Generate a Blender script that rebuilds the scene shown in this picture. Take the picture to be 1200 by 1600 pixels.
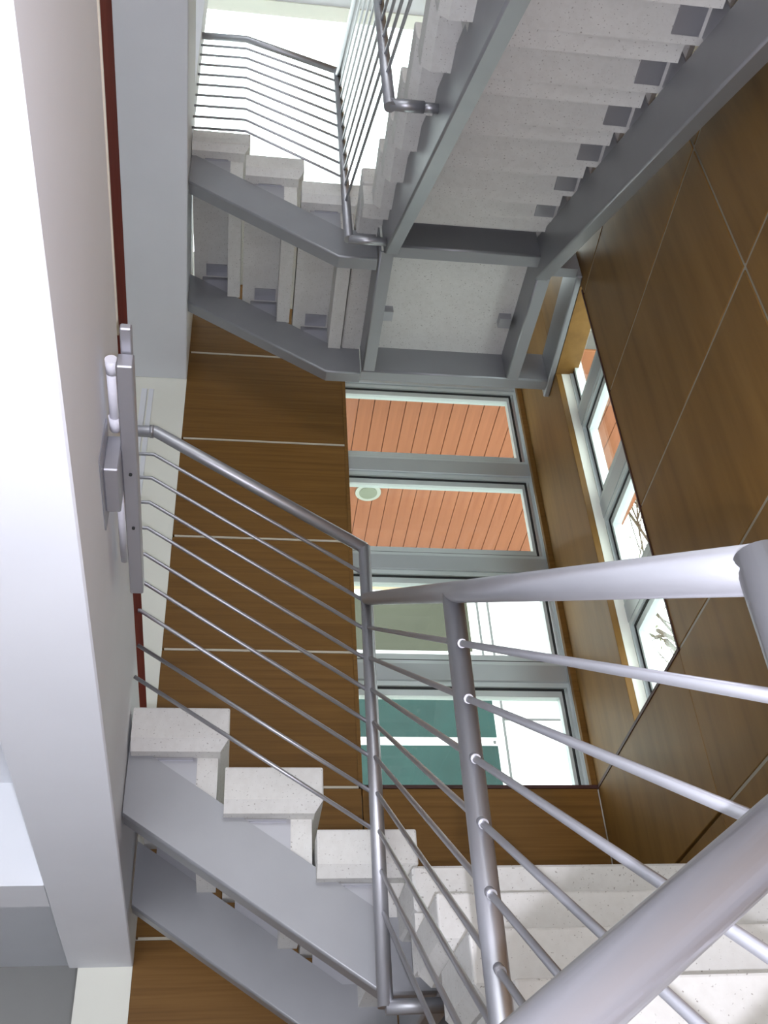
import bpy, bmesh, math, random
from mathutils import Vector, Matrix
random.seed(7)
for o in list(bpy.data.objects): bpy.data.objects.remove(o)
scene = bpy.context.scene
C = scene.collection
EYE = 1.5                                   # eye height over the lower floor; all heights below are given from the eye

# ------------------------------------------------------------------ camera
cam_d = bpy.data.cameras.new('camera'); cam = bpy.data.objects.new('camera', cam_d); C.objects.link(cam)
R0 = Vector((0.99021445, -0.12844702, -0.0545591)); R1 = Vector((0.0367825, 0.61734924, -0.78582883)); R2 = Vector((0.13461939, 0.77613225, 0.61603275))
m = Matrix.Identity(4)
for i in range(3):
    m[i][0] = R0[i]; m[i][1] = -R1[i]; m[i][2] = -R2[i]
m[0][3], m[1][3], m[2][3] = 0, 0, EYE
cam.matrix_world = m
cam_d.sensor_fit = 'VERTICAL'; cam_d.sensor_height = 36.0; cam_d.lens = 36.0 * 1586.55 / 1600
cam_d.clip_start = 0.02
scene.camera = cam

# ------------------------------------------------------------------ sky, flash, exposure
w = bpy.data.worlds.new('overcast_sky'); scene.world = w; w.use_nodes = True
bg = w.node_tree.nodes['Background']; bg.inputs[0].default_value = (0.93, 0.96, 1.0, 1); bg.inputs[1].default_value = 3.8
# the photograph was taken with the compact camera's own flash (the near rail throws its shadow on the steps)
fl = bpy.data.lights.new('camera_flash', 'POINT'); fl.energy = 98.0; fl.color = (0.86, 0.865, 1.0); fl.shadow_soft_size = 0.008
flo = bpy.data.objects.new('camera_flash', fl); C.objects.link(flo); flo.location = (0.037, 0.021, EYE - 0.034)
scene.view_settings.view_transform = 'Standard'; scene.view_settings.look = 'None'
scene.view_settings.exposure = 0.45; scene.view_settings.gamma = 1.0; scene.view_settings.use_curve_mapping = False

# ------------------------------------------------------------------ materials
def new_mat(name):
    mt = bpy.data.materials.new(name); mt.use_nodes = True
    nt = mt.node_tree; b = nt.nodes['Principled BSDF']
    return mt, nt, b
def noise(nt, scale, mapping=(1, 1, 1), detail=4, rough=0.55):
    tc = nt.nodes.new('ShaderNodeTexCoord'); mp = nt.nodes.new('ShaderNodeMapping'); mp.inputs['Scale'].default_value = mapping
    n = nt.nodes.new('ShaderNodeTexNoise'); n.inputs['Scale'].default_value = scale; n.inputs['Detail'].default_value = detail; n.inputs['Roughness'].default_value = rough
    nt.links.new(tc.outputs['Object'], mp.inputs[0]); nt.links.new(mp.outputs[0], n.inputs[0])
    return n
def ramp(nt, src, stops):
    r = nt.nodes.new('ShaderNodeValToRGB'); e = r.color_ramp.elements
    e[0].position, e[0].color = stops[0][0], (*stops[0][1], 1); e[1].position, e[1].color = stops[-1][0], (*stops[-1][1], 1)
    for p, c in stops[1:-1]:
        k = e.new(p); k.color = (*c, 1)
    nt.links.new(src, r.inputs[0]); return r
def bump(nt, b, src, strength, dist=0.002):
    k = nt.nodes.new('ShaderNodeBump'); k.inputs['Strength'].default_value = strength; k.inputs['Distance'].default_value = dist
    nt.links.new(src, k.inputs['Height']); nt.links.new(k.outputs[0], b.inputs['Normal'])
def plain(name, col, rough=0.6, metal=0.0, var=0.0, vscale=3.0):
    mt, nt, b = new_mat(name)
    b.inputs['Base Color'].default_value = (*col, 1); b.inputs['Roughness'].default_value = rough; b.inputs['Metallic'].default_value = metal
    n = noise(nt, vscale)
    lo = tuple(c * (1 - var) for c in col); hi = tuple(min(1, c * (1 + var)) for c in col)
    r = ramp(nt, n.outputs['Fac'], [(0.3, lo), (0.7, hi)]); nt.links.new(r.outputs[0], b.inputs['Base Color'])
    return mt
def wood(name, dark, mid, light, mapping, rough=0.42, fine=1.0):
    mt, nt, b = new_mat(name)
    n1 = noise(nt, 1.0, mapping, 6, 0.6); r = ramp(nt, n1.outputs['Fac'], [(0.28, dark), (0.5, mid), (0.74, light)])
    n2 = noise(nt, 0.9, (1, 1, 1), 2); mx = nt.nodes.new('ShaderNodeMix'); mx.data_type = 'RGBA'; mx.blend_type = 'MULTIPLY'
    r2 = ramp(nt, n2.outputs['Fac'], [(0.3, (0.84, 0.84, 0.86)), (0.7, (1.08, 1.06, 1.0))])
    mx.inputs[0].default_value = 1.0
    nt.links.new(r.outputs[0], mx.inputs[6]); nt.links.new(r2.outputs[0], mx.inputs[7]); nt.links.new(mx.outputs[2], b.inputs['Base Color'])
    b.inputs['Roughness'].default_value = rough; bump(nt, b, n1.outputs['Fac'], 0.15 * fine)
    return mt
def matte(mt, rough, spec):
    b = mt.node_tree.nodes['Principled BSDF']; b.inputs['Roughness'].default_value = rough; b.inputs['Specular IOR Level'].default_value = spec; return mt
def steel(name, col, rough=0.38, metal=0.75):
    mt, nt, b = new_mat(name)
    n = noise(nt, 5.0); lo = tuple(c * 0.93 for c in col)
    r = ramp(nt, n.outputs['Fac'], [(0.3, lo), (0.7, col)]); nt.links.new(r.outputs[0], b.inputs['Base Color'])
    b.inputs['Metallic'].default_value = metal; b.inputs['Roughness'].default_value = rough
    n2 = noise(nt, 260.0, (1, 1, 1), 2); bump(nt, b, n2.outputs['Fac'], 0.05, 0.001)
    return mt
def terrazzo(name):
    mt, nt, b = new_mat(name)
    n1 = noise(nt, 2.5); base = ramp(nt, n1.outputs['Fac'], [(0.3, (0.61, 0.60, 0.57)), (0.7, (0.68, 0.67, 0.64))])
    n2 = noise(nt, 130.0, (1, 1, 1), 2); sp = ramp(nt, n2.outputs['Fac'], [(0.66, (1, 1, 1)), (0.70, (0.52, 0.50, 0.48))])
    n3 = noise(nt, 42.0, (1, 1, 1), 3); sp2 = ramp(nt, n3.outputs['Fac'], [(0.36, (0.955, 0.95, 0.945)), (0.6, (1, 1, 1))])
    a = nt.nodes.new('ShaderNodeMix'); a.data_type = 'RGBA'; a.blend_type = 'MULTIPLY'; a.inputs[0].default_value = 1
    c = nt.nodes.new('ShaderNodeMix'); c.data_type = 'RGBA'; c.blend_type = 'MULTIPLY'; c.inputs[0].default_value = 1
    nt.links.new(base.outputs[0], a.inputs[6]); nt.links.new(sp.outputs[0], a.inputs[7])
    nt.links.new(a.outputs[2], c.inputs[6]); nt.links.new(sp2.outputs[0], c.inputs[7]); nt.links.new(c.outputs[2], b.inputs['Base Color'])
    b.inputs['Roughness'].default_value = 0.75; bump(nt, b, n2.outputs['Fac'], 0.2, 0.001)
    return mt
def glass(name, tint=(0.93, 0.98, 0.95)):
    mt, nt, b = new_mat(name); nt.nodes.remove(b)
    out = nt.nodes['Material Output']; t = nt.nodes.new('ShaderNodeBsdfTransparent'); t.inputs[0].default_value = (*tint, 1)
    g = nt.nodes.new('ShaderNodeBsdfGlossy'); g.inputs['Roughness'].default_value = 0.02
    lw = nt.nodes.new('ShaderNodeLayerWeight'); lw.inputs[0].default_value = 0.5
    pw_ = nt.nodes.new('ShaderNodeMath'); pw_.operation = 'POWER'; pw_.inputs[1].default_value = 5.0; nt.links.new(lw.outputs['Facing'], pw_.inputs[0])
    f = nt.nodes.new('ShaderNodeMath'); f.operation = 'MULTIPLY_ADD'; f.inputs[1].default_value = 0.6; f.inputs[2].default_value = 0.035; nt.links.new(pw_.outputs[0], f.inputs[0])
    mx = nt.nodes.new('ShaderNodeMixShader'); nt.links.new(f.outputs[0], mx.inputs[0]); nt.links.new(t.outputs[0], mx.inputs[1]); nt.links.new(g.outputs[0], mx.inputs[2])
    nt.links.new(mx.outputs[0], out.inputs[0]); return mt

M = dict(
    wood_b=matte(wood('veneer_horizontal', (0.128, 0.058, 0.011), (0.178, 0.086, 0.018), (0.218, 0.112, 0.027), (1.2, 1.2, 55)), 0.5, 0.25),
    wood_r=matte(wood('veneer_vertical', (0.15, 0.074, 0.017), (0.20, 0.105, 0.026), (0.24, 0.132, 0.037), (9, 9, 0.8)), 0.5, 0.25),
    red=matte(wood('red_hardwood', (0.12, 0.018, 0.012), (0.17, 0.028, 0.018), (0.21, 0.04, 0.026), (20, 1.2, 20)), 0.9, 0.08),
    canopy=wood('canopy_cedar', (0.245, 0.075, 0.029), (0.285, 0.098, 0.040), (0.325, 0.114, 0.05), (22, 1.0, 22), 0.7),
    joint=plain('pale_joint_strip', (0.52, 0.47, 0.38), 0.5, 0, 0.05),
    joint_r=plain('grey_joint_strip', (0.30, 0.27, 0.21), 0.5, 0, 0.05),
    steel=steel('silver_paint_steel', (0.315, 0.318, 0.333), 0.42, 0.5),
    rail=steel('brushed_rail_steel', (0.43, 0.43, 0.455), 0.40, 0.82),
    bracket=steel('bracket_steel', (0.44, 0.44, 0.47), 0.45, 0.7),
    tread=terrazzo('pale_terrazzo'),
    plaster=plain('white_plaster', (0.755, 0.77, 0.805), 0.8, 0, 0.02),
    plaster_g=plain('cream_plaster', (0.78, 0.78, 0.70), 0.8, 0, 0.02),
    alu=plain('pale_aluminium', (0.60, 0.66, 0.645), 0.42, 0.25, 0.03),
    alu_d=plain('grey_aluminium', (0.50, 0.54, 0.545), 0.4, 0.5, 0.03),
    gasket=plain('black_gasket', (0.012, 0.014, 0.014), 0.6, 0, 0.05),
    pvc=plain('white_plastic', (0.80, 0.79, 0.84), 0.4, 0, 0.02),
    glass=glass('window_glass'),
    grey=plain('shade_toned_grey', (0.36, 0.36, 0.345), 0.8, 0, 0.03),  # shade of the room under the slab put into the wall colour
    sill=plain('dark_sill', (0.05, 0.014, 0.010), 0.6, 0, 0.05),
    stone=plain('floor_stone', (0.70, 0.69, 0.67), 0.5, 0, 0.08),
    facade=plain('white_render', (0.88, 0.88, 0.87), 0.85, 0, 0.02),
    seam=plain('facade_seam', (0.12, 0.12, 0.12), 0.8, 0, 0.05),
    gglass=matte(plain('green_glass', (0.008, 0.036, 0.032), 0.3, 0, 0.3, 0.8), 0.25, 0.25),
    oglass=matte(plain('olive_glass', (0.05, 0.05, 0.032), 0.3, 0, 0.12, 0.8), 0.3, 0.25),
    fascia=plain('beige_fascia', (0.62, 0.47, 0.33), 0.7, 0, 0.06),
    bark=plain('bark', (0.11, 0.085, 0.06), 0.9, 0, 0.25, 20),
    leaf=plain('leaf', (0.20, 0.22, 0.08), 0.6, 0, 0.3, 8),
    ground=plain('paving', (0.36, 0.35, 0.33), 0.9, 0, 0.1),
    chrome=steel('downlight_chrome', (0.42, 0.44, 0.38), 0.3, 0.7),
    lamp=plain('downlight_lens', (0.17, 0.19, 0.13), 0.3, 0, 0.05),
)

# ------------------------------------------------------------------ geometry helpers (heights are from the eye; +EYE when linked)
def V(*a): return Vector(a)
def hexa(bm, q, d):
    """prism from quad/polygon q (list of Vectors) pushed along d"""
    d = Vector(d); a = [bm.verts.new(p) for p in q]; b = [bm.verts.new(Vector(p) + d) for p in q]; n = len(q)
    bm.faces.new(a); bm.faces.new(list(reversed(b)))
    for i in range(n):
        j = (i + 1) % n; bm.faces.new((a[j], a[i], b[i], b[j]))
def box(bm, x0, x1, y0, y1, z0, z1):
    hexa(bm, [V(x0, y0, z0), V(x1, y0, z0), V(x1, y1, z0), V(x0, y1, z0)], (0, 0, z1 - z0))
def tube(bm, pts, r, seg=16, cap=True):
    pts = [Vector(p) for p in pts]; n = len(pts); rings = []
    up = None
    for i, p in enumerate(pts):
        t0 = (pts[i] - pts[i - 1]).normalized() if i else None
        t1 = (pts[i + 1] - pts[i]).normalized() if i < n - 1 else None
        t = (t0 + t1).normalized() if t0 and t1 else (t0 or t1)
        k = 1.0
        if t0 and t1: k = 1.0 / max(0.4, t.dot(t1))
        if up is None:
            up = Vector((0, 0, 1)) if abs(t.z) < 0.9 else Vector((1, 0, 0))
        a = (up - t * up.dot(t)).normalized(); b = t.cross(a)
        if t0 and t1 and (t0 - t1).length > 1e-4:
            bend = (t1 - t0).normalized()
        else: bend = None
        ring = []
        for s in range(seg):
            an = 2 * math.pi * s / seg; v = a * math.cos(an) * r + b * math.sin(an) * r
            if bend is not None: v = v + bend * (v.dot(bend)) * (k - 1)
            ring.append(bm.verts.new(p + v))
        rings.append(ring)
    for i in range(n - 1):
        for s in range(seg):
            f = bm.faces.new((rings[i][s], rings[i][(s + 1) % seg], rings[i + 1][(s + 1) % seg], rings[i + 1][s])); f.smooth = True
    if cap:
        bm.faces.new(list(reversed(rings[0]))); bm.faces.new(rings[-1])
def bevel(bm, off, seg=1, edges=None):
    bmesh.ops.bevel(bm, geom=list(edges if edges is not None else bm.edges), offset=off, segments=seg, profile=0.5, affect='EDGES', clamp_overlap=True)
ORG = {}
def origin(o): return ORG.get(o.name, Vector((0, 0, 0))) if o else Vector((0, 0, 0))
def obj(name, bm, mat, parent=None, org=None):
    """link bm (scene coordinates) as one mesh; its origin is org (scene coords) or the parent's"""
    bmesh.ops.recalc_face_normals(bm, faces=bm.faces)
    me = bpy.data.meshes.new(name)
    og = Vector(org) if org is not None else origin(parent)
    bmesh.ops.translate(bm, verts=bm.verts, vec=-og)
    bm.to_mesh(me); bm.free(); me.materials.append(M[mat] if isinstance(mat, str) else mat)
    o = bpy.data.objects.new(name, me); C.objects.link(o)
    ORG[o.name] = og
    if parent: o.parent = parent; o.location = og - origin(parent)
    else: o.location = og + Vector((0, 0, EYE))
    return o
def link_mesh(name, me, parent, pos, rotz=0.0):
    """another object sharing mesh data, at scene position pos"""
    o = bpy.data.objects.new(name, me); C.objects.link(o); o.parent = parent
    o.location = Vector(pos) - origin(parent); o.rotation_euler = (0, 0, rotz); ORG[o.name] = Vector(pos)
    return o
def tag(o, label=None, cat=None, group=None, kind=None):
    if label: o['label'] = label
    if cat: o['category'] = cat
    if group: o['group'] = group
    if kind: o['kind'] = kind
    return o
def thing(name, pos, label, cat, group=None):
    o = bpy.data.objects.new(name, None); C.objects.link(o); o.empty_display_size = 0.1
    o.location = Vector(pos) + Vector((0, 0, EYE)); ORG[o.name] = Vector(pos)
    return tag(o, label, cat, group)
def one(name, mat, parent=None, org=None, fn=None, *a):
    bm = bmesh.new(); fn(bm, *a); return obj(name, bm, mat, parent, org)
def bx(name, mat, parent, x0, x1, y0, y1, z0, z1, bv=0.0):
    bm = bmesh.new(); box(bm, x0, x1, y0, y1, z0, z1)
    if bv: bevel(bm, bv)
    return obj(name, bm, mat, parent, ((x0 + x1) / 2, (y0 + y1) / 2, z0))

D = 4.15                                       # back wall
FLOOR = -1.5
# ------------------------------------------------------------------ lower floor, outside ground
f = bx('floor', 'stone', None, -4.2, 2.0, -3.2, 5.5, FLOOR - 0.25, FLOOR); tag(f, kind='structure', label='pale stone floor at the foot of the stairs')
g = bx('ground', 'ground', None, -30, 40, 5.52, 45, FLOOR - 0.5, FLOOR - 0.25); tag(g, kind='structure')

# ------------------------------------------------------------------ back wall
ZT = 8.9                                       # ceiling of the top storey (from the eye)
WX0, WX1 = 0.537, 1.60                         # back window opening
bm = bmesh.new()
box(bm, -4.0, -0.36, D, D + 0.16, 1.39, 5.35)          # plastered part
box(bm, -0.56, -0.36, D, D + 0.16, FLOOR, 1.39)
box(bm, -0.36, WX0, D + 0.035, D + 0.16, FLOOR, 5.35)
box(bm, WX0, WX1 + 0.15, D + 0.035, D + 0.16, FLOOR, 1.74)
box(bm, WX1, WX1 + 0.15, D + 0.032, D + 0.16, 1.74, 4.75)
box(bm, WX0, WX1 + 0.15, D + 0.035, D + 0.16, 4.75, 5.35)
box(bm, -4.0, WX1 + 0.15, D + 0.035, D + 0.16, ZT - 0.02, ZT + 0.2)
wb = obj('wall_back', bm, 'plaster_g', None, (0, D, FLOOR)); tag(wb, kind='structure', label='back wall of the stairwell, veneer panels beside white plaster')
JZ = [FLOOR, -0.745, -0.11, 0.527, 1.162, 1.772, 2.44, 3.092, 3.752, 4.425, 5.07, 5.35]
XL = -0.36
gp = 0.011
for i in range(len(JZ) - 1):
    z0, z1 = JZ[i] + gp / 2, JZ[i + 1] - gp / 2
    bx('panel', 'wood_b', wb, XL, WX0, D, D + 0.03, z0, z1, 0.002)
    if i: bx('joint_strip', 'joint', wb, XL + 0.01, WX0 - 0.012, D + 0.012 - 0.014, D + 0.034, JZ[i] - gp / 2, JZ[i] + gp / 2)
# panels under the window, with a sill board
for i in range(5):
    z0, z1 = JZ[i] + gp / 2, JZ[i + 1] - gp / 2
    for (a, b) in ((WX0 + 0.004, 0.99), (0.994, WX1 - 0.004)):
        bx('panel', 'wood_b', wb, a, b, D, D + 0.03, z0, z1, 0.002)
bx('sill_board', 'sill', wb, WX0, WX1, D - 0.004, D + 0.12, 1.766, 1.782)
bx('panel', 'wood_b', wb, 1.602 - 0.03, 1.602, D, D + 0.03, 1.784, 4.75, 0.002)
bx('reveal_board', 'wood_b', wb, WX0 - 0.012, WX0 + 0.006, D - 0.004, D + 0.1, 1.782, 4.75)
# panels above the window head
for i in (9, 10):
    z0, z1 = max(4.78, JZ[i] + gp / 2), JZ[i + 1] - gp / 2
    bx('panel', 'wood_b', wb, WX0 + 0.004, WX1 - 0.004, D, D + 0.03, z0, z1, 0.002)

# back window: column of four casements
def casement(parent, fn, u0, u1, z0, z1, dep, sw=1.0):
    """fn maps (u, depth, z) to the scene; ring of pale sash, black gasket, glass pane"""
    def ring(name, mat, w, d0, d1, ins):
        bm = bmesh.new()
        a0, a1, b0, b1 = u0 + ins, u1 - ins, z0 + ins, z1 - ins
        for (p, q, r, s) in ((a0, a1, b0, b0 + w), (a0, a1, b1 - w, b1), (a0, a0 + w * sw, b0 + w, b1 - w), (a1 - w * sw, a1, b0 + w, b1 - w)):
            hexa(bm, [fn(p, d0, r), fn(q, d0, r), fn(q, d0, s), fn(p, d0, s)], fn(p, d1, r) - fn(p, d0, r))
        return obj(name, bm, mat, parent, fn((u0 + u1) / 2, dep, z0))
    s = ring('outer_frame', 'alu', 0.024, dep - 0.012, dep + 0.05, 0.0)
    ring('gasket', 'gasket', 0.012, dep + 0.001, dep + 0.05, 0.024)
    ring('sash', 'alu', 0.032, dep + 0.004, dep + 0.045, 0.036)
    bm = bmesh.new(); i = 0.042
    hexa(bm, [fn(u0 + i, dep + 0.022, z0 + i), fn(u1 - i, dep + 0.022, z0 + i), fn(u1 - i, dep + 0.022, z1 - i), fn(u0 + i, dep + 0.022, z1 - i)], fn(u0, dep + 0.028, z0) - fn(u0, dep + 0.022, z0))
    obj('pane', bm, 'glass', parent, fn((u0 + u1) / 2, dep, z0))
fb = lambda u, d, z: Vector((u, D + d, z))
w1 = thing('window_1', (1.05, D + 0.08, 1.74), 'tall back window, stack of four aluminium casements', None); w1['kind'] = 'structure'
ROWS = [(1.70, 2.325), (2.415, 2.965), (3.055, 3.62), (3.715, 4.30)]
UB0, UB1 = WX0 - 0.06, 1.575
for (a, b) in ROWS: casement(w1, fb, UB0, UB1, a, b, 0.07, 0.5)
for i in range(3):
    z0, z1 = ROWS[i][1], ROWS[i + 1][0]
    bx('mullion', 'alu_d', w1, UB0 - 0.02, UB1, D + 0.045, D + 0.13, z0, z1, 0.003)
bx('mullion', 'alu_d', w1, UB0 - 0.02, UB1, D + 0.045, D + 0.13, 4.30, 4.80, 0.003)
bx('frame_post', 'alu_d', w1, UB1, UB1 + 0.03, D + 0.035, D + 0.13, 1.70, 4.80, 0.002)

# ------------------------------------------------------------------ right wall (not quite square to the back wall)
SK = 0.057
def fr(u, d, z):                                # u = distance along the wall (scene Y), d = depth behind the veneer
    return Vector((1.60 - SK * (D - u) + d, u - SK * d, z))
def slabr(bm, u0, u1, d0, d1, z0, z1):
    hexa(bm, [fr(u0, d0, z0), fr(u1, d0, z0), fr(u1, d0, z1), fr(u0, d0, z1)], fr(u0, d1, z0) - fr(u0, d0, z0))
RW0, RW1, RWZ0, RWZ1 = 2.95, 3.53, 1.772, 3.72  # right window opening
bm = bmesh.new()
slabr(bm, -3.2, RW0, 0.03, 0.112, FLOOR, ZT); slabr(bm, RW1, D + 0.03, 0.03, 0.112, FLOOR, ZT)
slabr(bm, RW0, RW1, 0.03, 0.112, FLOOR, RWZ0 - 0.01); slabr(bm, RW0, RW1, 0.03, 0.112, RWZ1 + 0.045, ZT)
wr = obj('wall_right', bm, 'plaster_g', None, (1.45, 1.5, FLOOR)); tag(wr, kind='structure', label='right wall of the stairwell clad in brown veneer panels')
RZ = [FLOOR, -0.72, -0.085, 0.55, 1.183, 1.772, 2.415, 3.05, 3.69, 4.33, 4.97, 5.61, 6.25, 6.89, 7.53, ZT]
RU = [-3.2, -0.63, 0.58, 1.785, RW0]
gr = 0.012
def bxr(name, mat, u0, u1, d0, d1, z0, z1, bv=0.0):
    bm = bmesh.new(); slabr(bm, u0, u1, d0, d1, z0, z1)
    if bv: bevel(bm, bv)
    return obj(name, bm, mat, wr, fr((u0 + u1) / 2, 0, z0))
for i in range(len(RZ) - 1):
    z0, z1 = RZ[i] + gr / 2, RZ[i + 1] - gr / 2
    for j in range(len(RU) - 1):
        bxr('panel', 'wood_r', RU[j] + gr / 2, RU[j + 1] - (gr / 2 if j < 3 else 0), 0, 0.03, z0, z1, 0.002)
    if i: bxr('joint_strip', 'joint_r', -3.2, RW0 if not (RWZ0 - 0.1 < RZ[i] < RWZ1 + .2) else RW0 - 0.006, 0.003, 0.034, RZ[i] - gr / 2, RZ[i] + gr / 2)
    if z1 <= RWZ0 or z0 > RWZ1:
        bxr('panel', 'wood_r', RW0 + 0.002, D - 0.001, 0, 0.03, z0, z1, 0.002)
for u in RU[1:4]:
    bxr('joint_strip', 'joint_r', u - gr / 2, u + gr / 2, 0.004, 0.034, FLOOR, ZT)
bxr('panel', 'wood_r', RW1, D - 0.001, 0, 0.03, RWZ0 + 0.002, 4.324, 0.002)
bxr('panel', 'wood_r', RW0 + 0.002, RW1 - 0.002, 0, 0.03, RWZ1 + 0.045, 4.324, 0.002)
bxr('head_board', 'wood_r', RW0 + 0.008, RW1 - 0.002, -0.001, 0.11, RWZ1 + 0.035, RWZ1 + 0.044)
bxr('reveal_board', 'sill', RW0 - 0.004, RW0 + 0.006, -0.004, 0.09, RWZ0, RWZ1)
bxr('sill_board', 'sill', RW0 - 0.004, D - 0.002, -0.004, 0.09, RWZ0 - 0.008, RWZ0 + 0.006)
w2 = thing('window_2', fr(3.24, 0.1, 1.74), 'narrow side window of stacked casements in the veneer wall', None); w2['kind'] = 'structure'
ROWS_R = [(1.70, 2.245), (2.335, 2.81), (2.90, 3.395), (3.485, 3.97)]
for (a, b) in ROWS_R[:3]: casement(w2, fr, RW0 - 0.07, RW1 + 0.006, a, b, 0.085, 0.55)
casement(w2, fr, RW0 - 0.07, RW1 + 0.006, ROWS_R[3][0], ROWS_R[3][1], 0.085, 0.55)
for i in range(3):
    z0, z1 = ROWS_R[i][1], ROWS_R[i + 1][0]
    bm = bmesh.new(); slabr(bm, RW0 - 0.07, RW1 + 0.02, 0.07, 0.16, z0, z1); obj('mullion', bm, 'alu_d', w2, fr(3.24, 0.1, z0))
bm = bmesh.new(); slabr(bm, RW1 + 0.002, RW1 + 0.03, 0.075, 0.13, 1.70, 3.95); obj('frame_post', bm, 'alu_d', w2, fr(3.53, 0.1, 1.7))

# ------------------------------------------------------------------ floor slabs on the left, with deep edge beams
def slab(Ztop, Zbot, Zrec, xs, bw, label, cross):
    xa, xb = xs(-3.0), xs(D)
    bm = bmesh.new()
    hexa(bm, [V(-4, -3, Zrec), V(xa - bw, -3, Zrec), V(xb - bw, D, Zrec), V(-4, D, Zrec)], (0, 0, Ztop - Zrec))
    s = obj('floor', bm, 'plaster', None, (-1.5, 1, Zrec)); tag(s, kind='structure', label=label)
    bm = bmesh.new(); hexa(bm, [V(xa - bw, -3, Zbot), V(xa, -3, Zbot), V(xb, D, Zbot), V(xb - bw, D, Zbot)], (0, 0, Ztop - Zbot)); bevel(bm, 0.004)
    obj('edge_beam', bm, 'plaster', s)
    for (y0, y1) in cross:
        bm = bmesh.new(); hexa(bm, [V(-4, y0, Zbot), V(xs(y0) - bw, y0, Zbot), V(xs(y1) - bw, y1, Zbot), V(-4, y1, Zbot)], (0, 0, Zrec - Zbot)); obj('cross_beam', bm, 'plaster', s)
    return s
XS = lambda y: -0.238 - 0.029 * y
XU = lambda y: -0.255 - 0.0255 * y
s1 = slab(1.638, 1.062, 1.39, XS, 0.235, 'white floor slab edge close on the left with deep beam', [(0.4, 0.6), (3.22, 3.42)])
s2 = slab(4.77, 4.2, 4.5, XU, 0.5, 'upper floor slab whose pale soffit hangs overhead at the left', [])
# red hardwood kerb along the lower slab edge
bm = bmesh.new(); hexa(bm, [V(XS(-3) - 0.05, -3, 1.638), V(XS(-3) - 0.006, -3, 1.638), V(XS(D) - 0.006, D - 0.002, 1.638), V(XS(D) - 0.05, D - 0.002, 1.638)], (0, 0, 0.22)); bevel(bm, 0.003)
k = obj('trim_1', bm, 'red', None, (-0.3, 1, 1.638)); tag(k, kind='structure', label='dark red hardwood kerb along the slab edge')
# thin pale bead under the kerb
bm = bmesh.new(); hexa(bm, [V(XS(-3) - 0.006, -3, 1.638), V(XS(-3) + 0.003, -3, 1.638), V(XS(1.5) + 0.003, 1.5, 1.638), V(XS(1.5) - 0.006, 1.5, 1.638)], (0, 0, 0.008))
k = obj('trim_2', bm, 'joint', None, (-0.25, 0, 1.638)); tag(k, kind='structure')
# wall of the room under the slab, darkened in colour for its shade, and the pier that carries the beam
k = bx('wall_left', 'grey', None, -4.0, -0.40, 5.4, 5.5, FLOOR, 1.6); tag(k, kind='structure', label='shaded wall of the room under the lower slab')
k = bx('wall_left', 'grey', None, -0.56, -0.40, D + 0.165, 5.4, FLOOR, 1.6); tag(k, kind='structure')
bx('slab_end', 'plaster', s1, -4.0, -0.56, D + 0.002, 5.5, 1.395, 1.638)
# upper pier where the top railing ends
k = bx('wall_left', 'plaster', None, -0.9, -0.325, 2.70, 2.86, 4.77, ZT); tag(k, kind='structure', label='white pier on the upper slab where the top railing ends')
# door lining on the upper storey
dt = thing('trim_3', (-0.5, D - 0.01, 1.638), 'white door lining on the plaster beside the veneer', None); dt['kind'] = 'structure'
for x0, x1 in ((-0.60, -0.57), (-0.56, -0.535)): bx('lining', 'plaster', dt, x0, x1, D - 0.012, D, 1.638, 4.1)
# ceiling of the top storey
k = bx('ceiling', 'plaster', None, -4.2, 2.2, -3.2, D + 0.035, ZT, ZT + 0.2); tag(k, kind='structure', label='white ceiling over the top of the stairwell')
# unseen walls added behind and left to limit skylight; openings sized for interior brightness
bm = bmesh.new()
box(bm, -4.2, -2.9, -3.2, -3.0, 1.1, ZT); box(bm, 0.9, 2.2, -3.2, -3.0, 1.1, ZT)
box(bm, -4.2, -3.9, -3.2, -3.0, FLOOR, 1.1); box(bm, 0.2, 2.2, -3.2, -3.0, FLOOR, 1.1)
for z0, z1 in ((1.1, 2.5), (4.0, 5.6), (7.0, ZT)): box(bm, -2.9, 0.9, -3.2, -3.0, z0, z1)
k = obj('wall_front_added', bm, 'plaster', None, (-1, -3.1, FLOOR)); tag(k, kind='structure')
k = bx('wall_left', 'plaster', None, -4.2, -4.0, -3.2, 5.5, FLOOR, ZT); tag(k, kind='structure')
# clerestory glazing over the back wall
w3 = thing('window_3', (-0.5, D + 0.15, 5.35), 'wide clerestory glazing high over the top flight', None); w3['kind'] = 'structure'
cl = [-4.0, -2.4, -0.42, 0.66, 1.9]
for i in range(4): bx('pane', 'glass', w3, cl[i] + 0.02, cl[i + 1] - 0.02, D + 0.15, D + 0.156, 5.36, ZT - 0.03)
for x in (-2.4,): bx('mullion', 'alu', w3, x - 0.02, x + 0.02, D + 0.12, D + 0.2, 5.35, ZT - 0.02)

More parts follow.
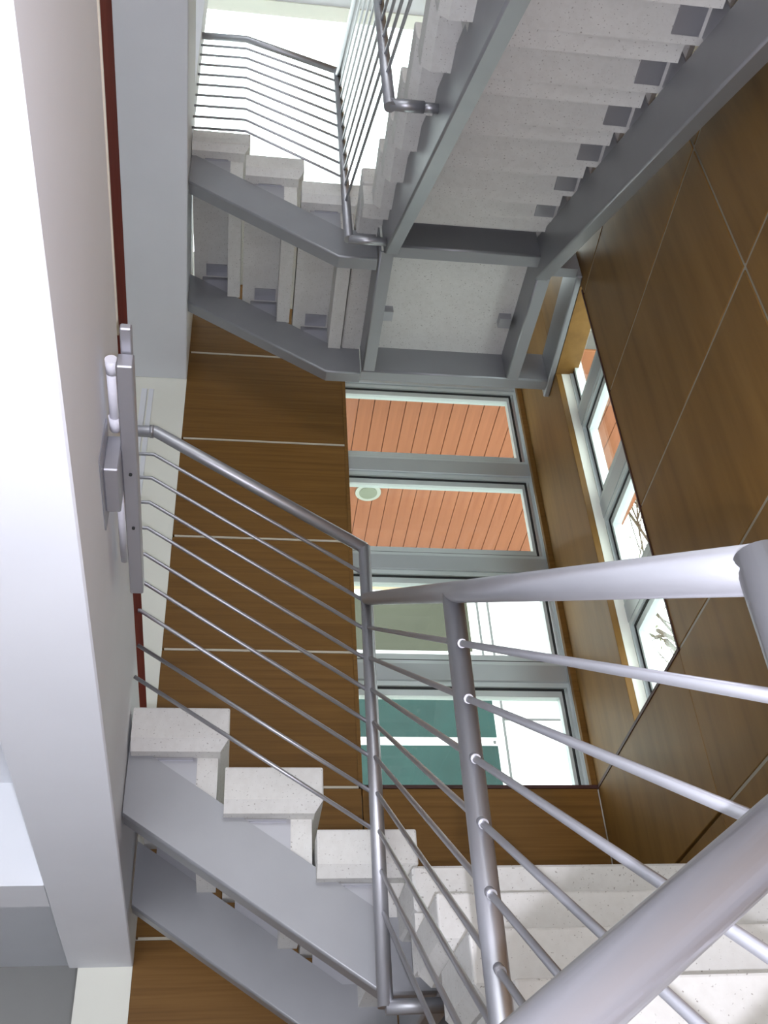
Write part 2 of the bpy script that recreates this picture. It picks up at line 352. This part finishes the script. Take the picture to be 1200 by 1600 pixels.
# ------------------------------------------------------------------ stairs
def tread_mesh(name, width, run, thick, drop, rise, ri=0.078):
    """L-shaped precast unit: x = width, y = going (0 = nosing), top at z = 0"""
    bm = bmesh.new(); L = run + 0.014; c = 0.03; W = width; t0 = thick - c
    top = [(0, 0), (W, 0), (W, L), (0, L)]; low = [(c, c * 0.8), (W - c, c * 0.8), (W - c, L), (c, L)]
    rows = [[bm.verts.new((x, y, z)) for x, y in q] for q, z in ((top, 0), (top, -t0), (low, -thick))]
    bm.faces.new(rows[0]); bm.faces.new(rows[2])
    for r0, r1 in ((rows[0], rows[1]), (rows[1], rows[2])):
        for i in range(4): bm.faces.new((r0[i], r0[(i + 1) % 4], r1[(i + 1) % 4], r1[i]))
    bmesh.ops.recalc_face_normals(bm, faces=bm.faces)
    bevel(bm, 0.006, 2, [e for e in bm.edges if all(v.co.z > -0.001 for v in e.verts) or (all(v.co.y < 0.001 for v in e.verts) and abs(e.verts[0].co.z - e.verts[1].co.z) > .01)])
    box(bm, ri, W - ri, 0.03, 0.095, -drop, -thick + 0.002)
    bmesh.ops.recalc_face_normals(bm, faces=bm.faces)
    me = bpy.data.meshes.new(name); bm.to_mesh(me); bm.free(); me.materials.append(M['tread']); return me
def channel(name, parent, bot, top, fd, fw=0.06, t=0.008):
    """steel channel: web between bot and top point rows, flanges pointing along fd"""
    fd = Vector(fd); bm = bmesh.new(); n = len(bot); up = V(0, 0, t); rings = []
    for b, q in zip(bot, top):
        b, q = Vector(b), Vector(q)
        c = 0.009; uz = V(0, 0, 1)
        rings.append([bm.verts.new(p) for p in (b + uz * c, b + uz * c * .3 + fd * c * .3, b + fd * c, b + fd * fw, b + fd * fw + up, b + fd * t + up, q + fd * t - up, q + fd * fw - up, q + fd * fw, q)])
    for r0, r1 in zip(rings, rings[1:]):
        for i in range(10):
            f_ = bm.faces.new((r0[i], r0[(i + 1) % 10], r1[(i + 1) % 10], r1[i])); f_.smooth = i in (0, 1)
    for r in (rings[0], rings[-1]):
        bm.faces.new(r[:6]); bm.faces.new((r[0], r[5], r[6], r[9])); bm.faces.new(r[6:])
    return obj(name, bm, 'steel', parent, bot[0])
def plate(parent, pts, d):
    bm = bmesh.new(); hexa(bm, [Vector(p) for p in pts], d); return obj('bracket', bm, 'bracket', parent, pts[0])

def flight_c(pos, label, nos, zs, tail, near, far, thick=0.13):
    """flight that climbs to the left along the back wall. near/far: stringer (Y, bottom pts xz, top pts xz)"""
    t = thing('stair_flight', pos, label, 'stairs', 'flights climbing left to the floor slabs')
    run = (nos[-1] - nos[0]) / (len(nos) - 1); rise = (zs[0] - zs[-1]) / (len(zs) - 1)
    me = tread_mesh('tread', 0.86, run, thick, 0.30, rise, 0.076)
    for x, z in zip(nos, zs): link_mesh('tread', me, t, (x, 2.82, z), math.pi / 2)
    st = []
    for (y, b, tp) in (near, far):
        st.append(channel('stringer', t, [V(x, y, z) for x, z in b], [V(x, y, z) for x, z in tp], (0, 1, 0), 0.065))
    for x, z in zip(nos, zs):
        zb = z - thick
        for s, y in ((st[0], near[0]), (st[1], far[0])):
            tp = near[2] if s is st[0] else far[2]
            zl = lambda xx: tp[0][1] + (tp[1][1] - tp[0][1]) * (xx - tp[0][0]) / (tp[1][0] - tp[0][0])
            xa, xb = max(x - run + 0.03, -0.30), x - 0.092
            yy = y + 0.014
            plate(s, [(xa, yy, zl(xa)), (xb, yy, zl(xb)), (xb, yy, zb - 0.001), (xa, yy, zb - 0.001)], (0, 0.006, 0))   # upright under the tread
            sy = (y + 0.008, 0.075) if s is st[0] else (y, -0.075)
            plate(s, [(xa + 0.02, sy[0], zb - 0.008), (xb - 0.012, sy[0], zb - 0.008), (xb - 0.012, sy[0] + sy[1], zb - 0.008), (xa + 0.02, sy[0] + sy[1], zb - 0.008)], (0, 0, 0.0065))   # seat
    return t
YS, YF = 2.88, 3.60
fc = flight_c((0.1, 3.2, 0.65), 'short flight at the lower left whose near stringer faces us', [-0.025, 0.254, 0.519], [1.458, 1.268, 1.08], 0,
    (YS, [(-0.318, 1.146), (0.409, 0.651), (0.552, 0.651)], [(-0.318, 1.375), (0.437, 0.851), (0.552, 0.851)]),
    (YF, [(-0.335, 1.113), (0.345, 0.651), (0.552, 0.651)], [(-0.335, 1.34), (0.375, 0.851), (0.552, 0.851)]))
fcu = flight_c((0.1, 3.2, 3.75), 'short flight at the upper left seen from below its treads', [-0.045, 0.217, 0.484], [4.585, 4.41, 4.23], 0,
    (YS, [(-0.325, 4.235), (0.374, 3.755), (0.552, 3.755)], [(-0.325, 4.47), (0.40, 3.955), (0.552, 3.955)]),
    (YF, [(-0.345, 4.222), (0.378, 3.755), (0.552, 3.755)], [(-0.345, 4.45), (0.405, 3.955), (0.552, 3.955)]))

def flight_b(pos, label, xa, width, steps, left, right, thick=0.13, run=0.25, drop=0.25):
    t = thing('stair_flight', pos, label, 'stairs', 'flights climbing away to the corner landings')
    me = tread_mesh('tread', width, run, thick, drop, 0.165, 0.10)
    for y, z in steps: link_mesh('tread', me, t, (xa, y, z))
    st = []
    for (b, dz) in (left, right):
        st.append(channel('stringer', t, b, [Vector(p) + V(0, 0, d) for p, d in zip(b, dz)], (1, 0, 0), 0.06))
    for y, z in steps:
        zb = z - thick
        for s, (b, dz), sg in ((st[0], left, 1), (st[1], right, -1)):
            b0, b1 = Vector(b[0]), Vector(b[1])
            def at(yy):
                k = (yy - b0.y) / (b1.y - b0.y); return b0.x + (b1.x - b0.x) * k, b0.z + (b1.z - b0.z) * k + dz[0]
            ya, yb = y + 0.092, y + run - 0.012
            x0, za = at(ya); x1, zz = at(yb)
            plate(s, [(x0 + .014, ya, za), (x1 + .014, yb, zz), (x1 + .014, yb, zb - 0.001), (x0 + .014, ya, zb - 0.001)], (0.006, 0, 0))
            o = 0.009 if sg > 0 else 0.0
            plate(s, [(x0 + o, ya + 0.004, zb - 0.008), (x0 + o + sg * 0.085, ya + 0.004, zb - 0.008), (x1 + o + sg * 0.085, yb - 0.004, zb - 0.008), (x1 + o, yb - 0.004, zb - 0.008)], (0, 0, 0.0065))
    return t
# upper right flight: stringers start low by the camera (first point) and end at the landing
def ext(p, q, y):
    k = (y - p[1]) / (q[1] - p[1]); return tuple(p[i] + (q[i] - p[i]) * k for i in range(3))
lu0, lu1 = (0.575, 2.84, 3.744), (0.605, 1.152, 2.58)
ru0, ru1 = (1.30, 2.93, 3.745), (1.278, 1.14, 2.50)
fbu = flight_b((0.95, 0.5, 2.1), 'upper right flight seen from underneath against the veneer wall', 0.50, 0.87, [(2.60 - 0.2465 * i, 4.05 - 0.1655 * i) for i in range(1, 9)],
    ([ext(lu0, lu1, 0.35), lu0], (0.25, 0.25)), ([ext(ru0, ru1, 0.35), ru0], (0.235, 0.235)), run=0.2465)
st = [(2.61 - 0.295, 0.737), (2.02, 0.574), (1.725, 0.411), (1.43, 0.228), (1.135, 0.04), (0.84, -0.15)]
fb_ = flight_b((0.95, 0.8, -0.5), 'lower right flight of pale speckled steps climbing away behind the near rails', 0.46, 0.93, st,
    ([(0.555, 0.62, -0.70), (0.555, 2.84, 0.655)], (0.22, 0.22)), ([(1.31, 0.62, -0.70), (1.31, 2.93, 0.665)], (0.22, 0.22)), run=0.295, drop=0.26)

def landing(pos, label, ztop, zb, outrigger):
    t = thing('stair_landing', pos, label, 'landing', 'corner landings')
    bm = bmesh.new(); box(bm, 0.46, 1.41, 2.605, 3.68, ztop - 0.115, ztop); bevel(bm, 0.008)
    box(bm, 0.462, 1.408, 2.625, 2.70, ztop - 0.25, ztop - 0.115)
    obj('slab', bm, 'tread', t)
    H = 0.2
    def beam(a, b, fd):
        return channel('beam', t, [Vector(a), Vector(b)], [Vector(a) + V(0, 0, H), Vector(b) + V(0, 0, H)], fd, 0.065)
    beam((0.62, 2.80, zb), (1.30, 2.80, zb), (0, 1, 0)); beam((0.555, 3.58, zb), (fr(3.6, -0.034, 0).x if outrigger else 1.36, 3.58, zb), (0, 1, 0))
    beam((0.557, 2.84, zb), (0.557, 3.58, zb), (1, 0, 0)); beam((1.31, 2.85, zb), (1.31, 3.58, zb), (1, 0, 0))
    for (x, y) in ((0.63, 3.30), (1.235, 3.30)): bm = bmesh.new(); box(bm, x, x + 0.06, y, y + 0.06, ztop - 0.16, ztop - 0.115); obj('clip', bm, 'bracket', t)
    if outrigger:
        bm = bmesh.new(); slabr(bm, 2.90, 3.70, -0.032, -0.002, zb, zb + 0.2); bevel(bm, 0.005)
        obj('wall_beam', bm, 'steel', t)
        bm = bmesh.new(); box(bm, 1.375, fr(2.88, -0.034, 0).x, 2.86, 2.91, zb + 0.002, zb + 0.15); obj('tie', bm, 'steel', t)
    return t
ld = landing((0.95, 3.1, 0.655), 'corner landing at the head of the lower right flight', 0.90, 0.655, False)
ldu = landing((0.95, 3.1, 3.755), 'corner landing overhead with framed underside before the back window', 4.05, 3.755, True)

# ------------------------------------------------------------------ railings
def tubes(name, parent, pts, r, mat='rail', seg=16, collars=(), cr=0.0):
    bm = bmesh.new(); tube(bm, pts, r, seg)
    for c, d in collars:
        d = Vector(d).normalized(); tube(bm, [Vector(c) - d * 0.009, Vector(c) + d * 0.009], cr, 12)
    return obj(name, bm, mat, parent, pts[0])
PR, HR, BR = 0.0205, 0.0212, 0.0062
# lower rail along the left flight, with the corner post
P1 = (0.407, 2.76)
rc = thing('stair_railing', (0.1, 2.76, 0.6), 'silver bar railing that climbs left along the lower left flight', 'railing', 'silver bar railings')
tubes('post', rc, [(P1[0] - 0.004, 2.76, 2.035), (P1[0] - 0.012, 2.76, 0.595), ], PR)
tubes('post_foot', rc, [(P1[0] - 0.012, 2.76, 0.597), (0.556, 2.76, 0.597)], PR * 0.95)
tubes('handrail', rc, [(P1[0] - 0.004, 2.76, 2.03), (-0.331, 2.76, 2.52), (-0.62, 2.76, 2.52)], HR)
tubes('sleeve', rc, [(-0.338, 2.76, 2.52), (-0.352, 2.76, 2.52)], HR * 1.12)
for i in range(1, 10):
    z1 = 2.03 - 0.1095 * i; z0 = 2.52 - 0.1085 * i; xb = -0.331 + 0.002 * i
    pts = [(P1[0] - 0.005, 2.76, z1), (xb, 2.76, z0), (-0.45 if i < 8 else -0.318, 2.76, z0 if i < 8 else z0 - 0.004 * 0)]
    if i >= 8: pts = [(P1[0] - 0.005, 2.76, z1), (-0.312, 2.76, z1 + (z0 - z1) * 0.965)]
    tubes('bar', rc, pts, BR, seg=10)
# lower rail along the right flight
rb = thing('stair_railing', (0.4, 1.6, 0.2), 'thick silver railing that runs from the corner post towards us across the picture', 'railing', 'silver bar railings')
hb = lambda y: 1.827 - 0.645 * (2.76 - y)
tubes('handrail', rb, [(0.403, 2.76, hb(2.76)), (0.40, 0.60, hb(0.60))], HR, seg=24)
tubes('post', rb, [(0.40, 1.60, hb(1.60) - 0.004), (0.402, 1.60, -0.32)], PR, seg=24)
tubes('post_foot', rb, [(0.402, 1.60, -0.30), (0.552, 1.60, -0.06)], PR * 0.95)
bm = bmesh.new(); tube(bm, [(0.40, 0.60, hb(0.60) + 0.013), (0.40, 0.60, 0.0), (0.40, 0.60, -0.55)], PR * 1.03, 32, True); obj('end_post', bm, 'rail', rb, (0.40, 0.60, -0.55))
for i in range(1, 10):
    o = 0.115 * i
    pts = [(0.40, 2.757, hb(2.757) - o * 0.96), (0.40, 0.60, hb(0.60) - o)]
    d = Vector(pts[1]) - Vector(pts[0])
    p2 = lambda s: (0.40, 1.60 + s, hb(1.60 + s) - o * 0.98)
    tubes('bar', rb, pts, BR, seg=12, collars=[(p2(0.024), d), (p2(-0.024), d)], cr=0.0088)
# near rail over the photographer's own flight
ra = thing('stair_railing', (-0.2, 0.6, -0.7), 'very close blurred-looking silver handrail cutting the lower right corner', 'railing', 'silver bar railings')
ha = lambda x: 0.22 + 0.668 * (x - 0.337)
ra['label'] = 'closest silver handrail cutting across the lower right corner'
tubes('handrail', ra, [(0.385, 0.60, ha(0.385)), (-1.0, 0.60, ha(-1.0))], HR, seg=32)
for i in range(1, 10): tubes('bar', ra, [(0.385, 0.60, ha(0.385) - 0.115 * i), (-1.0, 0.60, ha(-1.0) - 0.115 * i)], BR, seg=10)
tubes('post', ra, [(-1.0, 0.60, ha(-1.0) + 0.0), (-1.0, 0.60, FLOOR)], PR, seg=16)
# upper rails
ru = thing('stair_railing', (0.1, 2.76, 3.72), 'far bar railing at the top left against the bright glazing', 'railing', 'silver bar railings')
tubes('post', ru, [(0.392, 2.76, 5.16), (0.405, 2.76, 3.72)], PR)
tubes('post_foot', ru, [(0.405, 2.76, 3.722), (0.574, 2.76, 3.722)], PR * 0.95)
tubes('handrail', ru, [(0.392, 2.76, 5.155), (-0.09, 2.76, 5.395), (-0.34, 2.76, 5.385)], HR * 0.85)
for i in range(1, 10):
    k = i / 9
    tubes('bar', ru, [(0.392, 2.76, 5.155 - 0.965 * k), (-0.09 + 0.02 * k, 2.76, 5.395 - 0.885 * k), (-0.34, 2.76, 5.385 - 0.885 * k)], BR, seg=10)
rv = thing('stair_railing', (0.42, 1.8, 2.6), 'bar railing climbing beside the left edge of the upper right flight', 'railing', 'silver bar railings')
xv = lambda y: 0.40 + 0.03 * (2.76 - y) / 1.04
def lv(z0, y): return z0 - 0.655 * (2.76 - y)
tubes('handrail', rv, [(xv(2.76), 2.76, 5.10), (xv(0.5), 0.5, lv(5.10, 0.5))], HR)
for i in range(1, 10):
    z0 = 5.10 - 0.123 * i
    tubes('bar', rv, [(xv(2.757), 2.757, z0), (xv(0.5), 0.5, lv(z0, 0.5))], BR * 0.95, seg=10)
tubes('post', rv, [(xv(1.80), 1.80, lv(5.10, 1.80)), (xv(1.80), 1.80, 3.16)], PR)
tubes('post_foot', rv, [(xv(1.80), 1.80, 3.178), (0.545, 1.80, 3.178)], PR)
tubes('foot_sleeve', rv, [(0.535, 1.80, 3.178), (0.595, 1.80, 3.178)], PR * 0.82)

# ------------------------------------------------------------------ the photographer's flight and landing (they carry the near rails)
fa = thing('stair_flight', (-0.3, 0.1, -1.5), 'flight beneath the viewpoint that climbs right to the near landing', 'stairs')
me = tread_mesh('tread', 0.95, 0.27, 0.115, 0.22, 0.18)
for i in range(4): link_mesh('tread', me, fa, (0.42 - 0.29 - 0.27 * i, 0.55, -0.75 - 0.187 * i), -math.pi / 2)
channel('stringer', fa, [V(0.42, 0.45, -0.98), V(-0.95, 0.45, -1.5)], [V(0.42, 0.45, -0.76), V(-0.95, 0.45, -1.28)], (0, -1, 0))
la = thing('stair_landing', (0.95, 0.1, -0.9), 'near landing at the foot of the lower right flight', 'landing', 'corner landings')
bm = bmesh.new(); box(bm, 0.42, 1.33, -0.45, 0.70, -0.68, -0.565); bevel(bm, 0.008); obj('slab', bm, 'tread', la)
for (x, y) in ((0.5, -0.4), (1.25, -0.4), (0.5, 0.6), (1.25, 0.6)):
    bm = bmesh.new(); box(bm, x - 0.04, x + 0.04, y - 0.04, y + 0.04, FLOOR, -0.68); obj('leg', bm, 'steel', la)

# ------------------------------------------------------------------ steel box, bracket and tubes on the left slab edge
sc = thing('steel_channel', (XS(2) + 0.02, 2.0, 1.62), 'grey steel box section fixed along the slab edge at the left', 'steel section')
def skew(bm, y0, y1, o0, o1, z0, z1):
    hexa(bm, [V(XS(y0) + o0, y0, z0), V(XS(y0) + o1, y0, z0), V(XS(y1) + o1, y1, z0), V(XS(y1) + o0, y1, z0)], (0, 0, z1 - z0))
def sk(name, mat, parent, *a, bv=0.0025):
    bm = bmesh.new(); skew(bm, *a); bevel(bm, bv); return obj(name, bm, mat, parent, (XS(a[0]), a[0], a[4]))
sk('cover', 'bracket', sc, 1.32, 2.06, 0.034, 0.064, 1.36, 1.395)
sk('inner_bar', 'bracket', sc, 1.262, 1.36, 0.039, 0.060, 1.396, 1.412)
for y in (1.62, 1.80): bm = bmesh.new(); tube(bm, [(XS(y) + 0.05, y, 1.361), (XS(y) + 0.05, y, 1.356)], 0.0035, 10); obj('screw', bm, 'gasket', sc)
jb = thing('bracket_box', (XS(1.62) + 0.02, 1.62, 1.3), 'grey steel bracket box bolted to the face of the slab', 'bracket')
sk('housing', 'bracket', jb, 1.55, 1.685, 0.004, 0.0335, 1.31, 1.40)
sk('back_plate', 'bracket', jb, 1.51, 1.73, 0.0, 0.004, 1.295, 1.41)
def pipe(label, y0, y1, z, r, sock):
    t = thing('plastic_tube', (XS(y0) + 0.018, y0, z), label, 'tube', 'white plastic tubes on the slab face')
    o = 0.018
    bm = bmesh.new(); tube(bm, [(XS(y0) + o, y0, z), (XS(y1) + o, y1, z)], r, 16); obj('tube', bm, 'pvc', t)
    if sock is not None:
        bm = bmesh.new(); tube(bm, [(XS(sock) + o, sock, z), (XS(sock) + o, sock + 0.035, z)], r * 1.22, 16); obj('socket', bm, 'pvc', t)
        bm = bmesh.new(); tube(bm, [(XS(y0) + o, y0 - 0.004, z), (XS(y0) + o, y0 + 0.03, z)], r * 1.12, 16); obj('cap', bm, 'pvc', t)
pipe('white plastic tube with a socket above the bracket box', 1.36, 1.549, 1.415, 0.0105, 1.51)
pipe('shorter white plastic tube below the bracket box', 1.686, 2.0, 1.415, 0.009, None)

# ------------------------------------------------------------------ outside: canopy, downlight, neighbour, tree
cn = thing('wooden_canopy', (1.2, 5.5, 5.0), 'orange cedar plank canopy soffit seen through the windows', 'canopy')
pw = 0.112
bm = bmesh.new(); box(bm, 0, pw - 0.004, 0, 2.75, 0, 0.02); bevel(bm, 0.003); me = bpy.data.meshes.new('plank'); bm.to_mesh(me); bm.free(); me.materials.append(M['canopy'])
nx = 34
for i in range(nx): link_mesh('plank', me, cn, (-0.7 + pw * i, D + 0.32, 5.0))
bx('deck', 'seam', cn, -0.7, -0.7 + pw * nx, D + 0.161, D + 3.08, 5.02, 5.12)
bx('fascia', 'fascia', cn, -0.72, -0.68 + pw * nx, D + 3.075, D + 3.12, 4.93, 5.25, 0.004)
dl = thing('downlight', (0.935, 6.05, 4.99), 'round recessed downlight in the orange canopy', 'light')
bm = bmesh.new(); tube(bm, [(0.935, 6.05, 5.0), (0.935, 6.05, 4.985)], 0.10, 28); obj('trim_ring', bm, 'chrome', dl)
bm = bmesh.new(); tube(bm, [(0.935, 6.05, 4.986), (0.935, 6.05, 4.981)], 0.07, 24); obj('lens', bm, 'lamp', dl)

NK = 1.75                                       # the neighbour stands across the yard
nb = thing('neighbour_building', (1.0, 8.0 * NK, FLOOR - 0.25), 'white neighbouring building with dark green windows beyond the back window', 'building')
def nbx(name, mat, x0, x1, y0, y1, z0, z1, parent=None):
    return bx(name, mat, parent or nb, x0 * NK, x1 * NK, 8.0 * NK + y0, 8.0 * NK + y1, z0 * NK, z1 * NK)
bx('wall', 'facade', nb, -9.0, 3.25 * NK, 8.0 * NK, 8.0 * NK + 6, FLOOR - 0.25, 6.6 * NK)
def win(x0, x1, z0, z1, mat):
    f = nbx('window', 'facade', x0 - 0.02, x1 + 0.02, -0.05, 0.0, z0 - 0.02, z1 + 0.02)
    nbx('pane', mat, x0, x1, -0.065, -0.05, z0, z1, f)
win(0.2, 2.12, 4.72, 5.30, 'oglass'); win(0.2, 2.24, 3.86, 4.36, 'gglass'); win(0.2, 2.24, 3.0, 3.78, 'gglass')
win(-2.2, -0.2, 3.86, 4.36, 'gglass'); win(-2.2, -0.2, 3.0, 3.78, 'gglass')
for z in (5.40, 5.47, 5.54): nbx('moulding', 'fascia', -5, 2.3, -0.12, 0.0, z, z + 0.035)
nbx('ledge', 'facade', -5, 2.14, -0.12, 0.0, 4.50, 4.56)
for x in (2.215, 2.32): nbx('seam', 'seam', x, x + 0.02, -0.012, 0.0, FLOOR / NK, 6.6)
for z in (4.04, 2.9, 5.9): nbx('seam', 'seam', 2.335, 3.25, -0.012, 0.0, z, z + 0.018)

tr = thing('tree', (7.2, 12.0, FLOOR - 0.25), 'bare twiggy tree with sparse leaves outside the side window', 'tree')
bm = bmesh.new(); leaves = bmesh.new()
def branch(p, d, L, r, lev):
    if lev and (p + d * L).x < 0.455 * (p + d * L).y: d = Vector((abs(d.x) + 0.2, d.y, d.z)).normalized()
    q = p + d * L; mid = (p + q) / 2 + Vector((random.uniform(-1, 1), random.uniform(-1, 1), random.uniform(-1, 1))) * L * 0.06
    tube(bm, [p, mid, q], r, 6)
    if lev >= 3:
        for _ in range(5):
            c = p + d * L * random.uniform(0.2, 1.05) + Vector((random.gauss(0, .05), random.gauss(0, .05), random.gauss(0, .05)))
            a = Vector((random.uniform(-1, 1), random.uniform(-1, 1), random.uniform(-.6, .6))).normalized(); b = a.orthogonal().normalized(); s = random.uniform(0.03, 0.06)
            vs = [leaves.verts.new(c + v) for v in (-a * s, b * s * .45, a * s, -b * s * .45)]; leaves.faces.new(vs)
    if lev < 6:
        for _ in range(3 if lev else 7):
            nd = (d + Vector((random.uniform(-1, 1), random.uniform(-1, 1), random.uniform(-.5, .9))) * 0.85).normalized()
            branch(p + d * L * random.uniform(0.55, 1.0), nd, L * random.uniform(0.55, 0.8), r * 0.6, lev + 1)
branch(Vector((7.2, 12.0, FLOOR - 0.25)), Vector((-0.06, 0, 1)), 6.4, 0.11, 0)
obj('branches', bm, 'bark', tr); lf = obj('foliage', leaves, 'leaf', tr); lf['kind'] = 'stuff'
